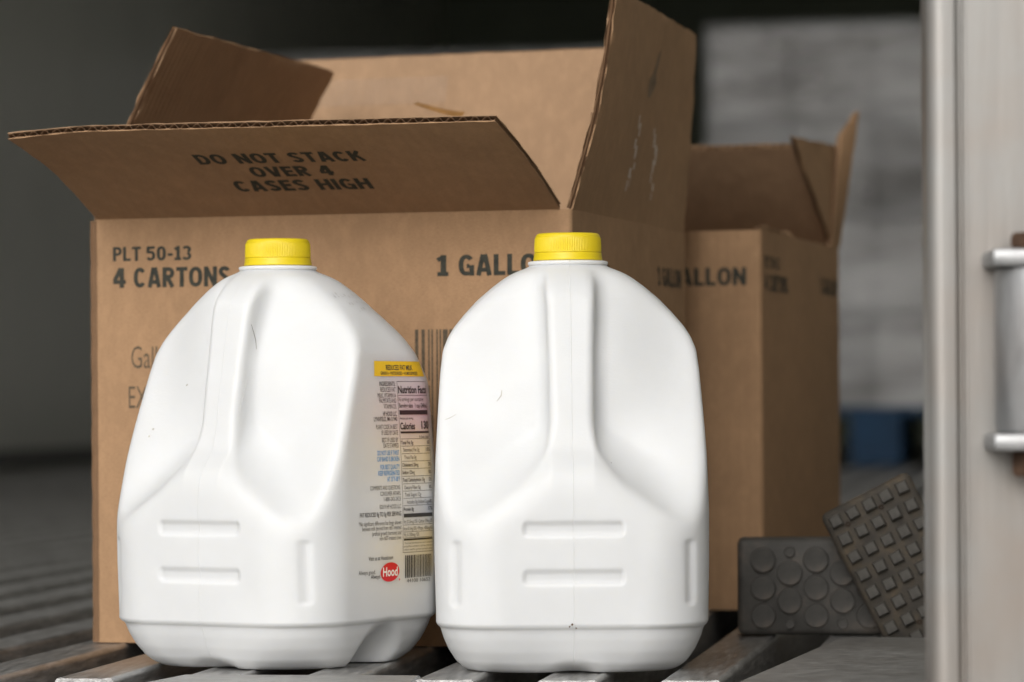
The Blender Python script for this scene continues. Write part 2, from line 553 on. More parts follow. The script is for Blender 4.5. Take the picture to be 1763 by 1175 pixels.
# heavy gothic capitals as on the printed cases, drawn stroke by stroke
def _arc(cx, cy, rx, ry, a0, a1, n=12, e=2.0):
    out = []
    for i in range(n + 1):
        a = R(a0 + (a1 - a0) * i / n)
        c, s_ = math.cos(a), math.sin(a)
        out.append((cx + rx * math.copysign(abs(c) ** (2 / e), c), cy + ry * math.copysign(abs(s_) ** (2 / e), s_)))
    return out
def glyph(ch, T):
    h = T / 2
    t = T * 0.86
    k = t / 2
    if ch in 'OQ': w = 0.74; return w, [(_arc(w / 2, .5, w / 2 - h, .5 - k, 90, 450, 32, 2.4), True)]
    if ch == '0': w = 0.62; return w, [(_arc(w / 2, .5, w / 2 - h, .5 - k, 90, 450, 32, 2.5), True)]
    if ch == 'D': w = 0.70; return w, [([(h, k), (w * .42, k)] + _arc(w * .42, .5, w * .58 - h, .5 - k, -90, 90, 14, 2.3)[1:] + [(h, 1 - k)], True)]
    if ch == 'N': w = 0.72; return w, [([(h, 0), (h, 1)], False), ([(w - h, 0), (w - h, 1)], False), ([(h * 1.0, 1.0 - h * .3), (w - h * 1.0, h * .3)], False)]
    if ch == 'T': w = 0.62; return w, [([(0, 1 - k), (w, 1 - k)], False), ([(w / 2, 0), (w / 2, 1 - t)], False)]
    if ch == 'L': w = 0.54; return w, [([(h, 0), (h, 1)], False), ([(T, k), (w, k)], False)]
    if ch == 'E': w = 0.58; return w, [([(h, 0), (h, 1)], False), ([(T, k), (w, k)], False), ([(T, 1 - k), (w * .97, 1 - k)], False), ([(T, .52), (w * .9, .52)], False)]
    if ch == 'H': w = 0.72; return w, [([(h, 0), (h, 1)], False), ([(w - h, 0), (w - h, 1)], False), ([(T, .52), (w - T, .52)], False)]
    if ch == 'I': w = T; return w, [([(h, 0), (h, 1)], False)]
    if ch == 'A': w = 0.74; return w, [([(h * .95, 0), (w / 2 - .04, 1)], False), ([(w - h * .95, 0), (w / 2 + .04, 1)], False), ([(w * .26, .27), (w * .74, .27)], False)]
    if ch == 'V': w = 0.72; return w, [([(h * .95, 1), (w / 2 - .04, 0)], False), ([(w - h * .95, 1), (w / 2 + .04, 0)], False)]
    if ch == 'K': w = 0.72; return w, [([(h, 0), (h, 1)], False), ([(T * .8, .36), (w - h * 1.2, 1)], False), ([(w * .46, .58), (w - h * .95, 0)], False)]
    if ch == 'C': w = 0.69; return w, [(_arc(w / 2, .5, w / 2 - h, .5 - k, 38, 322, 26, 2.3), False)]
    if ch == 'G': w = 0.73; return w, [(_arc(w / 2, .5, w / 2 - h, .5 - k, 38, 300, 26, 2.3), False), ([(w - h, .0), (w - h, .50)], False), ([(w * .52, .46), (w - T, .46)], False)]
    if ch == 'S': w = 0.64; return w, [(_arc(w / 2, .735, w / 2 - h, .265 - k, 15, 225, 14, 2.1) + _arc(w / 2, .265, w / 2 - h, .265 - k, 45, -165, 14, 2.1), False)]
    if ch == 'P': w = 0.62; return w, [([(h, 0), (h, 1)], False), ([(T, 1 - k), (w * .5, 1 - k)] + _arc(w * .5, .69, w * .5 - h, .31 - k, 90, -90, 12, 2.2)[1:] + [(T, .38 + k)], False)]
    if ch == 'R': w = 0.67; return w, [([(h, 0), (h, 1)], False), ([(T, 1 - k), (w * .5, 1 - k)] + _arc(w * .5, .71, w * .47 - h, .29 - k, 90, -90, 12, 2.2)[1:] + [(T, .42 + k)], False), ([(w * .45, .46), (w - h * .95, 0)], False)]
    if ch == '4': w = 0.66; return w, [([(w * .68, 0), (w * .68, 1)], False), ([(0, .30), (w, .30)], False), ([(h * .7, .36), (w * .60, .97)], False)]
    if ch == '5': w = 0.60; return w, [([(w * .93, 1 - k), (h * 1.1, 1 - k), (h * .9, .52)], False), (_arc(w * .46, .345, w * .54 - h, .345 - k, 128, -150, 18, 2.1), False)]
    if ch == '1': w = 0.44; return w, [([(w * .55, t), (w * .55, 1)], False), ([(0, k), (w, k)], False), ([(0, .76), (w * .5, .88)], False)]
    if ch == '3': w = 0.60; return w, [(_arc(w * .45, .735, w * .52 - h, .265 - k, 155, -70, 14, 2.1), False), (_arc(w * .45, .28, w * .55 - h, .28 - k, 80, -155, 14, 2.1), False)]
    if ch == '-': w = 0.40; return w, [([(0.03, .40), (w - .03, .40)], False)]
    return 0.30, []
def strip(path, closed, T):
    p = [Vector(q) for q in path]
    if closed and (p[0] - p[-1]).length < 1e-6: p.pop()
    q = [p[0]]
    for a in p[1:]:
        if (a - q[-1]).length > 1e-5: q.append(a)
    p, n = q, len(q)
    L, Rr = [], []
    for i in range(n):
        d0 = (p[i] - p[i - 1]) if (i or closed) else (p[1] - p[0])
        d1 = (p[(i + 1) % n] - p[i]) if (i < n - 1 or closed) else (p[-1] - p[-2])
        d0 = d0.normalized(); d1 = d1.normalized()
        def perp(d):   # horizontals a little thinner than verticals
            th = T * (1 - 0.14 * abs(d.x))
            return Vector((-d.y, d.x)) * (th / 2)
        m = Vector((-(d0.y + d1.y), d0.x + d1.x))
        m = m.normalized() if m.length > 1e-6 else Vector((-d0.y, d0.x))
        half = (perp(d0).length + perp(d1).length) / 2
        k_ = min(half / max(0.35, m.dot(Vector((-d0.y, d0.x)))), half * 1.6)
        L.append(p[i] + m * k_); Rr.append(p[i] - m * k_)
    V = [tuple(a) for pr in zip(L, Rr) for a in pr]
    F = [(2 * i, 2 * i + 1, 2 * ((i + 1) % n) + 1, 2 * ((i + 1) % n)) for i in range(n if closed else n - 1)]
    return V, F
def gothic(body, x0, x1, y0, y1, T=0.22, gap=0.085, nsub=1):
    """printed words as a list of (points, faces), one per stroke so that strokes can be layered"""
    x, items = 0.0, []
    for ch in body:
        w, st = glyph(ch, T)
        for path, cl in st:
            V, F = strip([(a + x, b) for a, b in path], cl, T)
            items.append((V, F))
        x += w + gap
    tot = x - gap
    return [(np.array([(x0 + vx / tot * (x1 - x0), y0 + vy * (y1 - y0)) for vx, vy in V]), F) for V, F in items]
def layered(name, items, fn, mat, parent):
    V, F = [], []
    for k_, (pts, fs) in enumerate(items):
        b = len(V)
        V += [fn(p[0], p[1], 0.00014 + 0.000012 * (k_ % 7)) for p in pts]
        F += [tuple(b + i for i in f) for f in fs]
    o = mesh_obj(name, V, F, mat, parent, False)
    return o

def make_box(corner, W, L, H, label, flaps, prints):
    root = empty('cardboard_box', corner)
    tag(root, label, 'cardboard box', 'opened cardboard cases')
    t = T_CB
    bow = 0.003
    def Sf(u, v):   # front wall (u: left->right, v: bottom->top), local to the corner (front right bottom)
        b = bow * math.sin(math.pi * u) * math.sin(math.pi * v)
        r = 0.004
        p = E_R * (-W + u * W) - E_D * b + EZ * (v * H)
        dx = (1 - u) * W
        if dx < r:
            p += E_D * (r - math.sqrt(max(0, r * r - (r - dx) ** 2)))
        return p
    def Sr(u, v):   # right wall (front->back)
        b = bow * 1.6 * math.sin(math.pi * u) * math.sin(math.pi * v)
        r = 0.004
        p = E_D * (u * L) + E_R * b + EZ * (v * H)
        dx = u * L
        if dx < r:
            p -= E_R * (r - math.sqrt(max(0, r * r - (r - dx) ** 2)))
        return p
    def Sb(u, v):   # back wall (right->left)
        return E_D * L - E_R * (u * (W - 0.004) + 0.0) + EZ * (v * H)
    def Sl(u, v):   # left wall (back->front); its raw front edge stays in view
        return -E_R * (W + 0.0036) + E_D * (L * (1 - u) + 0.0006) + EZ * (v * (H - 0.001))
    frames = {}
    for nm, S, wd in (('front', Sf, W), ('right', Sr, L), ('back', Sb, W), ('left', Sl, L)):
        nu = 46 if nm in ('front', 'right') else 12
        us = np.linspace(0, 1, nu) ** 1.0
        if nm == 'front': us = 1 - np.concatenate([np.linspace(0, 0.013, 6), np.linspace(0.02, 1, nu - 6)])[::-1]
        if nm == 'right': us = np.concatenate([np.linspace(0, 0.013, 6), np.linspace(0.02, 1, nu - 6)])
        vs = np.linspace(0, 1, 24)
        if nm == 'front' or nm == 'right' : us = np.sort(us)
        def frame(u, v, S=S):
            e = 1e-3
            p = S(u, v)
            n = (S(min(u + e, 1), v) - S(max(u - e, 0), v)).cross(EZ)
            n.normalize()
            return p, n
        frames[nm] = frame
        V, UV = [], []
        for d in (0, t):
            for v in vs:
                for u in us:
                    p, n = frame(u, v)
                    if d:
                        n = {'front': -E_D, 'right': E_R, 'back': E_D, 'left': -E_R}[nm]
                    V.append(p - n * d)
                    UV.append((u * wd, v * H))
        nvv = len(vs)
        N = nu * nvv
        F = grid_faces(nu, nvv, 0) + grid_faces(nu, nvv, N, True)
        ring = list(range(nu)) + [j * nu + nu - 1 for j in range(1, nvv)] + [(nvv - 1) * nu + i for i in range(nu - 2, -1, -1)] + [j * nu for j in range(nvv - 2, 0, -1)]
        for a, b in zip(ring, ring[1:] + ring[:1]):
            F.append((b, a, a + N, b + N))
        wall = mesh_obj('wall', V, F, M_KRAFT, root, True, UV, 40)
        if nm == 'left':   # raw flute-side edge that faces the camera
            V, F, UV = [], [], []
            for x0_, x1_, yy in ((-0.0036, -0.0031, -0.0004), (-0.0030, 0.0, 0.0002), (0.0001, 0.0006, -0.0004)):
                for q in range(41):
                    z_ = H * q / 40 * 0.997
                    wob = 0.00025 * math.sin(q * 1.7) * (1 if x0_ < -0.003 else 0.4)
                    b_ = len(V)
                    V += [-E_R * (W - x0_ + wob) + E_D * yy + EZ * z_, -E_R * (W - x1_ + wob) + E_D * yy + EZ * z_]
                    UV += [(x0_, z_), (x1_, z_)]
                    if q: F.append((b_ - 2, b_ - 1, b_ + 1, b_))
            mesh_obj('raw_edge', V, F, M_FLUTE, wall, False, UV)
        for (pname, items, mat, face) in prints:
            if face == nm:
                def fn(x_, y_, off=0.00018, wd=wd, frame=frame):
                    p, n = frame(min(max(x_ / wd, 0), 1), y_ / H)
                    return p + n * off
                for it in items:
                    (layered if isinstance(it, list) else print_on)(pname, it if isinstance(it, list) else [it], fn, mat, wall)
    MBf = MB()
    c0 = -E_R * (W - 0.004) + E_D * 0.006 + EZ * 0.001
    q = [c0, c0 + E_R * (W - 0.009), c0 + E_R * (W - 0.009) + E_D * (L - 0.012), c0 + E_D * (L - 0.012)]
    q2 = [p + EZ * 0.004 for p in q]
    MBf.add(q + q2, [(3, 2, 1, 0), (4, 5, 6, 7), (0, 1, 5, 4), (1, 2, 6, 5), (2, 3, 7, 6), (3, 0, 4, 7)])
    mesh_obj('bottom_panel', MBf.v, MBf.f, M_KRAFT_IN, root, False, [(i * 0.1, i * 0.07) for i in range(8)])
    for fl in flaps:
        fl(root, W, L, H)
    return root

def lerp4(p00, p10, p01, p11, u, v):
    return p00 * ((1 - u) * (1 - v)) + p10 * (u * (1 - v)) + p01 * ((1 - u) * v) + p11 * (u * v)

# print layout common to every wall of the cases (metres from the wall's left edge, and up)
def wall_print(wd, H, jet=False):
    y = lambda py: H - (py - 366) / 2735.0
    big = [gothic('PLT', 0.0119, 0.0311, y(440), y(415), 0.215), gothic('50-13', 0.0349, 0.0657, y(440), y(415), 0.215),
           gothic('4', 0.0119, 0.0207, y(487), y(452), 0.23), gothic('CARTONS', 0.0261, 0.0921, y(487), y(452), 0.23),
           gothic('1', 0.2296, 0.2368, y(476), y(440), 0.23), gothic('GALLON', 0.2434, 0.3050, y(476), y(440), 0.23)]
    return big

W1, L1, H1 = 0.316, 0.320, 0.272
def bars(x0, x1, y0, y1, seed, n=28):
    rr = random.Random(seed)
    it, xx = [], x0
    wunit = (x1 - x0) / (n * 3.2)
    while xx < x1:
        bw = wunit * rr.choice((1, 1, 2, 3))
        it.append(rect2d(xx, min(xx + bw, x1), y0, y1))
        xx += bw + wunit * rr.choice((1, 1, 2))
    return it
yb = lambda py: H1 - (py - 366) / 2735.0
front_jet = [text2d('Gall', 0.0242, 0.0421, yb(628), yb(590), -0.004), text2d('EXP', 0.0223, 0.0412, yb(698), yb(660), -0.004)]
prints1 = [('lettering', wall_print(W1, H1), M_INK, 'front'),
           ('date_lettering', front_jet, M_INKJET, 'front'),
           ('barcode', bars(0.2150, 0.2900, yb(760), yb(567), 5, 22), M_INKJET, 'front'),
           ('lettering', wall_print(L1, H1), M_INK, 'right')]

def front_flap(root, W, L, H):
    eps, ln = R(18.6), 0.143
    d = (-E_D) * math.cos(eps) + EZ * math.sin(eps)
    a = -E_R * (W - 0.001) + EZ * H
    b = -E_R * 0.007 + EZ * H
    def S(u, v):
        p = lerp4(a, b, a + d * ln - E_R * 0.002, b + d * (ln - 0.003) - E_R * 0.004, u, v)
        nrm = E_D * math.sin(eps) + EZ * math.cos(eps)
        p = p + nrm * (0.006 * math.sin(math.pi * v) * 0.5)
        p = p - nrm * 0.006 * max(0, v - 0.5) * max(0, 0.15 - u) * 8
        # score line roll
        if v < 0.04: p = p - EZ * 0.0
        return p
    o, fr = corrugated('front_flap', S, W, ln, root, nu=40, nv=16, flute_rows=8, flip=1.0)
    items = []
    def line(txt, uc, wd, t0, t1):
        gap, wsp = 0.095, 0.52
        words = txt.split()
        wid = [sum(glyph(c, 0.24)[0] for c in q) + gap * (len(q) - 1) for q in words]
        tot = sum(wid) + wsp * (len(words) - 1)
        xx = uc * W - wd / 2
        for q, ww in zip(words, wid):
            items.append(gothic(q, xx, xx + ww / tot * wd, t0 * ln, t1 * ln, 0.24, gap))
            xx += (ww + wsp) / tot * wd
    line('DO NOT STACK', 0.502, 0.1110, 0.562, 0.680)
    line('OVER 4', 0.502, 0.0545, 0.408, 0.520)
    line('CASES HIGH', 0.502, 0.0915, 0.256, 0.370)
    def fn(x_, y_, off):
        p, n = fr(x_ / W, y_ / ln)
        return p + n * off
    for it in items:
        layered('lettering', it, fn, M_INK, o)

def right_flap(root, W, L, H):
    a = EZ * H + E_D * 0.003
    b = EZ * H + E_D * (L - 0.003)
    c = a + EZ * 0.137 + E_R * 0.030 - E_D * 0.0
    e = b + EZ * 0.139 + E_R * 0.010
    def S(u, v):
        return lerp4(a, b, c, e, u, v) + E_R * (0.004 * math.sin(math.pi * v) * (1 - u) + 0.006 * math.sin(2.2 * math.pi * u) * v * (1 - v))
    o, fr = corrugated('side_flap', S, L, 0.138, root, nu=26, nv=22, rag=0.00035)
    # torn tape scars and a dark smear
    items, k = [], 0
    rr = random.Random(3)
    for uc in (0.40, 0.62):
        for q in range(9):
            u0 = uc + rr.uniform(-0.03, 0.03)
            y0 = 0.018 + q * 0.0050 + rr.uniform(-0.002, 0.002)
            items.append(rect2d(u0 * L, u0 * L + rr.uniform(0.0015, 0.006), y0, y0 + rr.uniform(0.004, 0.009)))
    def fn(x_, y_):
        p, n = fr(x_ / L, y_ / 0.138)
        return p + n * 0.0002
    for h_ in (items[:9], items[9:]):
        print_on('tape_scar', h_, fn, M_SCAR, o)
    pts = [(0.52 + 0.05 * math.cos(a_) * (1.0 if math.sin(a_) < 0 else 0.4) + 0.045 * math.sin(a_), 0.098 + 0.017 * math.sin(a_)) for a_ in np.linspace(0, 2 * math.pi, 20, endpoint=False)]
    print_on('smear', [(np.array([(p[0] * L, p[1]) for p in pts]), [tuple(range(20))])], fn, M_SMEAR, o)

def left_flap(root, W, L, H):
    a = -E_R * (W + 0.002) + EZ * H + E_D * (L - 0.003)
    b = -E_R * (W + 0.002) + EZ * H + E_D * 0.003
    c = a + EZ * 0.123 + E_R * 0.056
    e = b + EZ * 0.123 + E_R * 0.054
    def S(u, v):
        return lerp4(a, b, c, e, u, v) - E_R * (0.004 * math.sin(math.pi * v))
    corrugated('side_flap', S, L, 0.14, root, nu=26, nv=20, rag=0.0003, flip=1.0)

def back_flap(root, W, L, H):
    a = E_D * L + EZ * H - E_R * 0.006
    b = E_D * L + EZ * H - E_R * (W - 0.006)
    d = EZ * 0.1375 + E_D * 0.062
    def S(u, v):
        return lerp4(a, b, a + d, b + d - EZ * 0.002, u, v) + E_D * 0.004 * math.sin(math.pi * v)
    o, fr = corrugated('back_flap', S, W, 0.148, root, nu=30, nv=14)
    # wrinkled clear tape on the inner side
    def fn(x_, y_):
        p, n = fr(x_ / W, y_ / 0.148)
        return p - n * (T_CB + 0.0003 + 0.0004 * math.sin(x_ * 900) * math.sin(y_ * 700))
    print_on('clear_tape', [rect2d(0.190, 0.312, 0.108, 0.130, 40, 8)], fn, M_CLEAR, o)
    # strip of brown tape curling up behind the front flap
    V, F = [], []
    base = -E_R * 0.1290 + E_D * 0.170 + EZ * 0.3490
    for i in range(13):
        u = i / 12
        p = base - E_R * (0.034 * (u - 0.35)) + EZ * (0.0075 * u ** 1.4) + E_D * 0.004 * math.sin(3 * u)
        wv = EZ * (0.0048 * (1 - 0.55 * u)) + E_D * 0.010
        V += [p, p - wv]
    F = [(2 * i, 2 * i + 2, 2 * i + 3, 2 * i + 1) for i in range(12)]
    mesh_obj('loose_tape', V, F, M_TAPE, root, True)

M_TAPE = plain('brown_packing_tape', (0.33, 0.16, 0.045), 0.35, 0.5, 0.2, 90.0)
M_SCAR = plain('torn_paper_scar', (0.62, 0.53, 0.46), 0.8, 0.2, 0.2, 300.0)
M_SMEAR = plain('grey_smear', (0.22, 0.155, 0.10), 0.8, 0.2, 0.3, 60.0)
kt = NB('clear_tape_film')
kt.l(kt.bump(kt.noise(kt.coords('Object', (1, 1, 3)), 150.0, 4.0), 0.8, 0.002), kt.b.inputs['Normal'])
M_CLEAR = kt.set(Base_Color=(0.55, 0.43, 0.33), Roughness=0.3, Alpha=0.13, Specular_IOR_Level=0.5)

C1 = (0.0374, 2.200, 0.0)
make_box(C1, W1, L1, H1, 'large open cardboard case right behind the jugs, its printed flap reading DO NOT STACK',
         [front_flap, right_flap, left_flap, back_flap], prints1)

# second case
W2, L2, H2 = 0.316, 0.318, 0.2775
def back_flap2(root, W, L, H):      # leans forward over the opening
    a = E_D * L + EZ * H - E_R * 0.006
    b = E_D * L + EZ * H - E_R * (W - 0.004)
    d = EZ * 0.078 - E_D * 0.110
    def S(u, v):
        return lerp4(a, b, a + d - E_R * 0.006, b + d, u, v) - E_D * 0.004 * math.sin(math.pi * v)
    corrugated('back_flap', S, W, 0.135, root, nu=24, nv=12)
def right_flap2(root, W, L, H):     # creased lengthwise, swung up at the rear corner
    a = EZ * H + E_D * (L - 0.030)
    b = EZ * H + E_D * (L + 0.006)
    c = a + EZ * 0.090 + E_R * 0.004 + E_D * 0.020
    e = b + EZ * 0.112 + E_R * 0.016 + E_D * 0.006
    def S(u, v):
        return lerp4(a, b, c, e, u, v)
    corrugated('side_flap', S, 0.05, 0.12, root, nu=8, nv=14)
    # what is left of the flap on the hinge side, torn along a slant
    a3, b3 = EZ * H + E_D * (L - 0.020), EZ * H + E_D * (L - 0.001)
    def S3(u, v):
        return lerp4(a3, b3, EZ * (H + 0.080) + E_D * (L - 0.150) - E_R * 0.006, EZ * (H + 0.083) + E_D * (L + 0.002), u, v) - E_R * 0.001
    corrugated('side_flap', S3, 0.06, 0.09, root, nu=10, nv=12, rag=0.0006)
    # raw edge left where the front half of the flap tore away
    a2 = EZ * (H + 0.0003) + E_D * 0.004
    def S2(u, v):
        return a2 + E_D * (u * 0.125) + EZ * (v * 0.0035 * (1 - 0.6 * u)) - E_R * 0.0005
    corrugated('torn_flap_edge', S2, 0.125, 0.006, root, nu=10, nv=3, flute_rows=3, rag=0.001)
def front_flap2(root, W, L, H):     # folded down inside
    a = -E_R * (W - 0.004) + EZ * (H - 0.001) + E_D * 0.006
    b = -E_R * 0.006 + EZ * (H - 0.001) + E_D * 0.006
    d = -EZ * 0.12 + E_D * 0.03
    def S(u, v):
        return lerp4(a, b, a + d, b + d, u, v)
    corrugated('front_flap', S, W, 0.13, root, nu=10, nv=6, flip=-1.0)
prints2 = [('lettering', wall_print(W2, H2), M_INK, 'front'), ('lettering', wall_print(L2, H2), M_INK, 'right')]
C2 = (0.1823, 2.590, 0.0)
make_box(C2, W2, L2, H2, 'farther open cardboard case at the right, half hidden behind the large case',
         [back_flap2, right_flap2, front_flap2], prints2)

# ---------------------------------------------------------------- milk jugs
CM = 0.01
PROF = np.array([  # height, half width of the body (cm)
    (-0.10, 5.70), (0.00, 6.00), (0.15, 6.25), (0.5, 6.62), (1.2, 7.05), (1.9, 7.34), (2.40, 7.48), (2.50, 7.52), (2.62, 7.66), (2.78, 7.74), (3.2, 7.74), (6.0, 7.80),
    (9.0, 7.82), (12.0, 7.72), (15.0, 7.55), (17.0, 7.42), (18.2, 7.28), (19.0, 6.98), (19.6, 6.62), (20.4, 5.98), (21.2, 5.22), (21.9, 4.40), (22.4, 3.72), (22.7, 3.20), (22.92, 2.66), (23.02, 2.32), (23.15, 2.2), (23.4, 2.1)])
def prof(z):
    # smooth (Catmull-Rom-like) interpolation through monotone resampling
    zz = np.linspace(PROF[0, 0], PROF[-1, 0], 2400)
    a = np.interp(zz, PROF[:, 0], PROF[:, 1])
    ker = np.hanning(45); ker /= ker.sum()
    s = np.convolve(np.pad(a, 22, mode='edge'), ker, 'valid')
    sharp = (zz > 2.2) & (zz < 3.1)
    s2 = np.where(sharp, np.convolve(np.pad(a, 4, mode='edge'), np.hanning(9) / np.hanning(9).sum(), 'valid'), s)
    s2 = np.where(zz < 0.3, a, s2)
    return np.interp(z, zz, s2)
def smax(a, b, k):
    h = np.clip(0.5 + 0.5 * (a - b) / k, 0, 1)
    return b + (a - b) * h + k * h * (1 - h)
def smin(a, b, k):
    return -smax(-a, -b, k)
def sstep(x):
    x = np.clip(x, 0, 1)
    return x * x * (3 - 2 * x)
def slot(px_, pz, cx, cz, hx, hz, r):
    dx = np.maximum(np.abs(px_ - cx) - (hx - r), 0)
    dz = np.maximum(np.abs(pz - cz) - (hz - r), 0)
    return np.sqrt(dx * dx + dz * dz) - r
def soft(x, w=0.9):      # smooth version of max(x, 0)
    return 0.5 * (x + np.sqrt(x * x + w * w)) - 0.0
_zt = np.linspace(-1, 25, 2601)
def smooth_tab(zs_, vals, w=121):
    a = np.interp(_zt, zs_, vals)
    ker = np.hanning(w); ker /= ker.sum()
    return np.convolve(np.pad(a, w // 2, mode='edge'), ker, 'valid')
VH = smooth_tab([8.0, 10.2, 12.0, 15.0, 18.0, 20.0, 21.2, 22.0, 23.0], [8.4, 7.3, 6.55, 6.15, 5.55, 5.15, 4.85, 4.35, 3.0])
HW = smooth_tab([9.0, 11.0, 12.2, 14.0, 18.0, 21.3, 22.3], [2.7, 1.62, 1.26, 1.18, 1.25, 1.34, 1.42])
def jug_f(u, v, z):
    """implicit jug, cm; v points out of the front (handle side)"""
    a = prof(z)
    Rr = np.minimum(a * 0.995, 3.8 + 0.0 * z) + np.clip((z - 16.5) / 4.5, 0, 1) * np.maximum(a - 3.8, 0)
    Rr = np.minimum(Rr, a * 0.998)
    vs_ = np.where(v > 0, v / (1 + 0.045 * sstep(v / 5)), v)
    qx, qy = np.abs(u) - (a - Rr), np.abs(vs_) - (a - Rr)
    body = np.sqrt(np.maximum(qx, 0) ** 2 + np.maximum(qy, 0) ** 2) + np.minimum(np.maximum(qx, qy), 0) - Rr
    # front is flatter and leans back a little above the lower panel
    au = np.abs(u)
    # finger recesses on both sides of the handle
    zb = 11.2 - 0.62 * np.clip(au - 1.2, 0, 5.4)
    v_in = 4.60 - 0.40 * soft(z - 17.6, 1.6) + 4.0 * sstep((zb + 3.2 - z) / 5.0)
    v_out = 2.55 + 0.40 * (18.6 - z)
    bl = sstep((au - 1.6) / 5.4)
    vf = v_in * (1 - bl) + v_out * bl
    scoop = v - vf
    vh = np.interp(z, _zt, VH)
    hw = np.interp(z, _zt, HW)
    handle = smax(au - hw - 0.10 * np.clip(vh - v, 0, 3), v - vh, 0.45)
    lower = (z - zb) * 0.55
    sol = smin(smin(scoop, handle, 0.85), smax(lower, v - 8.3, 0.8), 2.0)
    f = smax(body, sol, 1.0 - 0.45 * np.clip((au - 3.0) / 3.0, 0, 1))
    # ribs pressed into the front panel
    onf = v > 4
    for cz in (8.15, 5.45):
        d = slot(u, z, 0, cz, 2.80, 0.36, 0.22)
        f = np.where(onf, np.maximum(f, 0.0) * 0 + f + 0.17 * sstep((0.10 - d) / 0.26), f)
    for sx in (-1, 1):
        d = slot(u, z, sx * 6.55, 5.65, 0.26, 1.85, 0.24)
        f = np.where(v > 2, f + 0.16 * sstep((0.08 - d) / 0.28), f)
    # foot arches: deep on the sides, shallow in front and behind
    d = np.sqrt(v ** 2 + ((z + 0.5) * 0.92) ** 2) - 2.35 * np.clip((np.abs(u) - 2.2) / 4.6, 0, 1.2)
    f = np.where(z < 3, smax(f, -d, 0.35), f)
    d = np.sqrt(u ** 2 + ((z + 0.85) * 1.6) ** 2) - 2.0 * np.clip((np.abs(v) - 2.0) / 4.5, 0, 1.1)
    f = np.where(z < 3, smax(f, -d, 0.5), f)
    return f

def build_jug_grid():
    w_ = np.linspace(-np.pi, np.pi, 4001)      # angle from the front
    dens = 1.0 + 2.4 * np.exp(-((np.abs(w_) - 0.24) / 0.16) ** 2) + 0.9 * np.exp(-(w_ / 0.9) ** 2)
    cum = np.concatenate([[0], np.cumsum((dens[1:] + dens[:-1]) / 2)])
    NA = 440
    ang = np.interp(np.linspace(0, cum[-1], NA + 1)[:-1], cum, w_)
    zs = np.concatenate([np.linspace(-0.0, 0.6, 16), np.linspace(0.65, 2.3, 26), np.linspace(2.34, 3.0, 22), np.linspace(3.06, 8.6, 80),
                         np.linspace(8.67, 21.0, 120), np.linspace(21.08, 22.6, 36), np.linspace(22.63, 23.28, 24)])
    A, Z = np.meshgrid(ang, zs)
    du, dv = np.sin(A), np.cos(A)
    # march inwards from outside, then bisect
    r_in = np.full(A.shape, 0.3)
    lo = r_in.copy()
    hi = np.full(A.shape, 11.0)
    found = np.zeros(A.shape, bool)
    prev = np.full(A.shape, 11.0)
    for r in np.linspace(11.0, 0.3, 108):
        rr = np.full(A.shape, r)
        ins = jug_f(du * rr, dv * rr, Z) < 0
        new = ins & ~found
        lo = np.where(new, rr, lo)
        hi = np.where(new, prev, hi)
        found |= ins
        prev = rr
    hi = np.where(found, hi, 0.31)
    for _ in range(14):
        mid = 0.5 * (lo + hi)
        ins = jug_f(du * mid, dv * mid, Z) < 0
        lo = np.where(ins, mid, lo)
        hi = np.where(ins, hi, mid)
    r = 0.5 * (lo + hi)
    # soften the grid a touch, as blow-moulded walls are
    for _ in range(2):
        r = 0.5 * r + 0.25 * (np.roll(r, 1, 1) + np.roll(r, -1, 1))
        r[1:-1] = 0.5 * r[1:-1] + 0.25 * (r[2:] + r[:-2])
    X, Y = du * r, -dv * r        # local: x right, front towards -y
    return ang, zs, X * CM, Y * CM, Z * CM

JA, JZ, JX, JY, JZZ = build_jug_grid()
NZ, NA = JX.shape

def jug_body_mesh():
    V = np.stack([JX.ravel(), JY.ravel(), JZZ.ravel()], 1)
    idx = np.arange(NZ * NA).reshape(NZ, NA)
    a = idx[:-1, :]; b = np.roll(idx, -1, 1)[:-1, :]
    c = np.roll(idx, -1, 1)[1:, :]; d = idx[1:, :]
    F = np.stack([a.ravel(), b.ravel(), c.ravel(), d.ravel()], 1)
    V = np.concatenate([V, [[0, 0, 0.006]], [[0, 0, 0.2335]]])
    nb, ntp = NZ * NA, NZ * NA + 1
    F = [tuple(q) for q in F.tolist()]
    F += [(nb, (i + 1) % NA, i) for i in range(NA)]
    F += [(ntp, (NZ - 1) * NA + i, (NZ - 1) * NA + (i + 1) % NA) for i in range(NA)]
    return V.tolist(), F

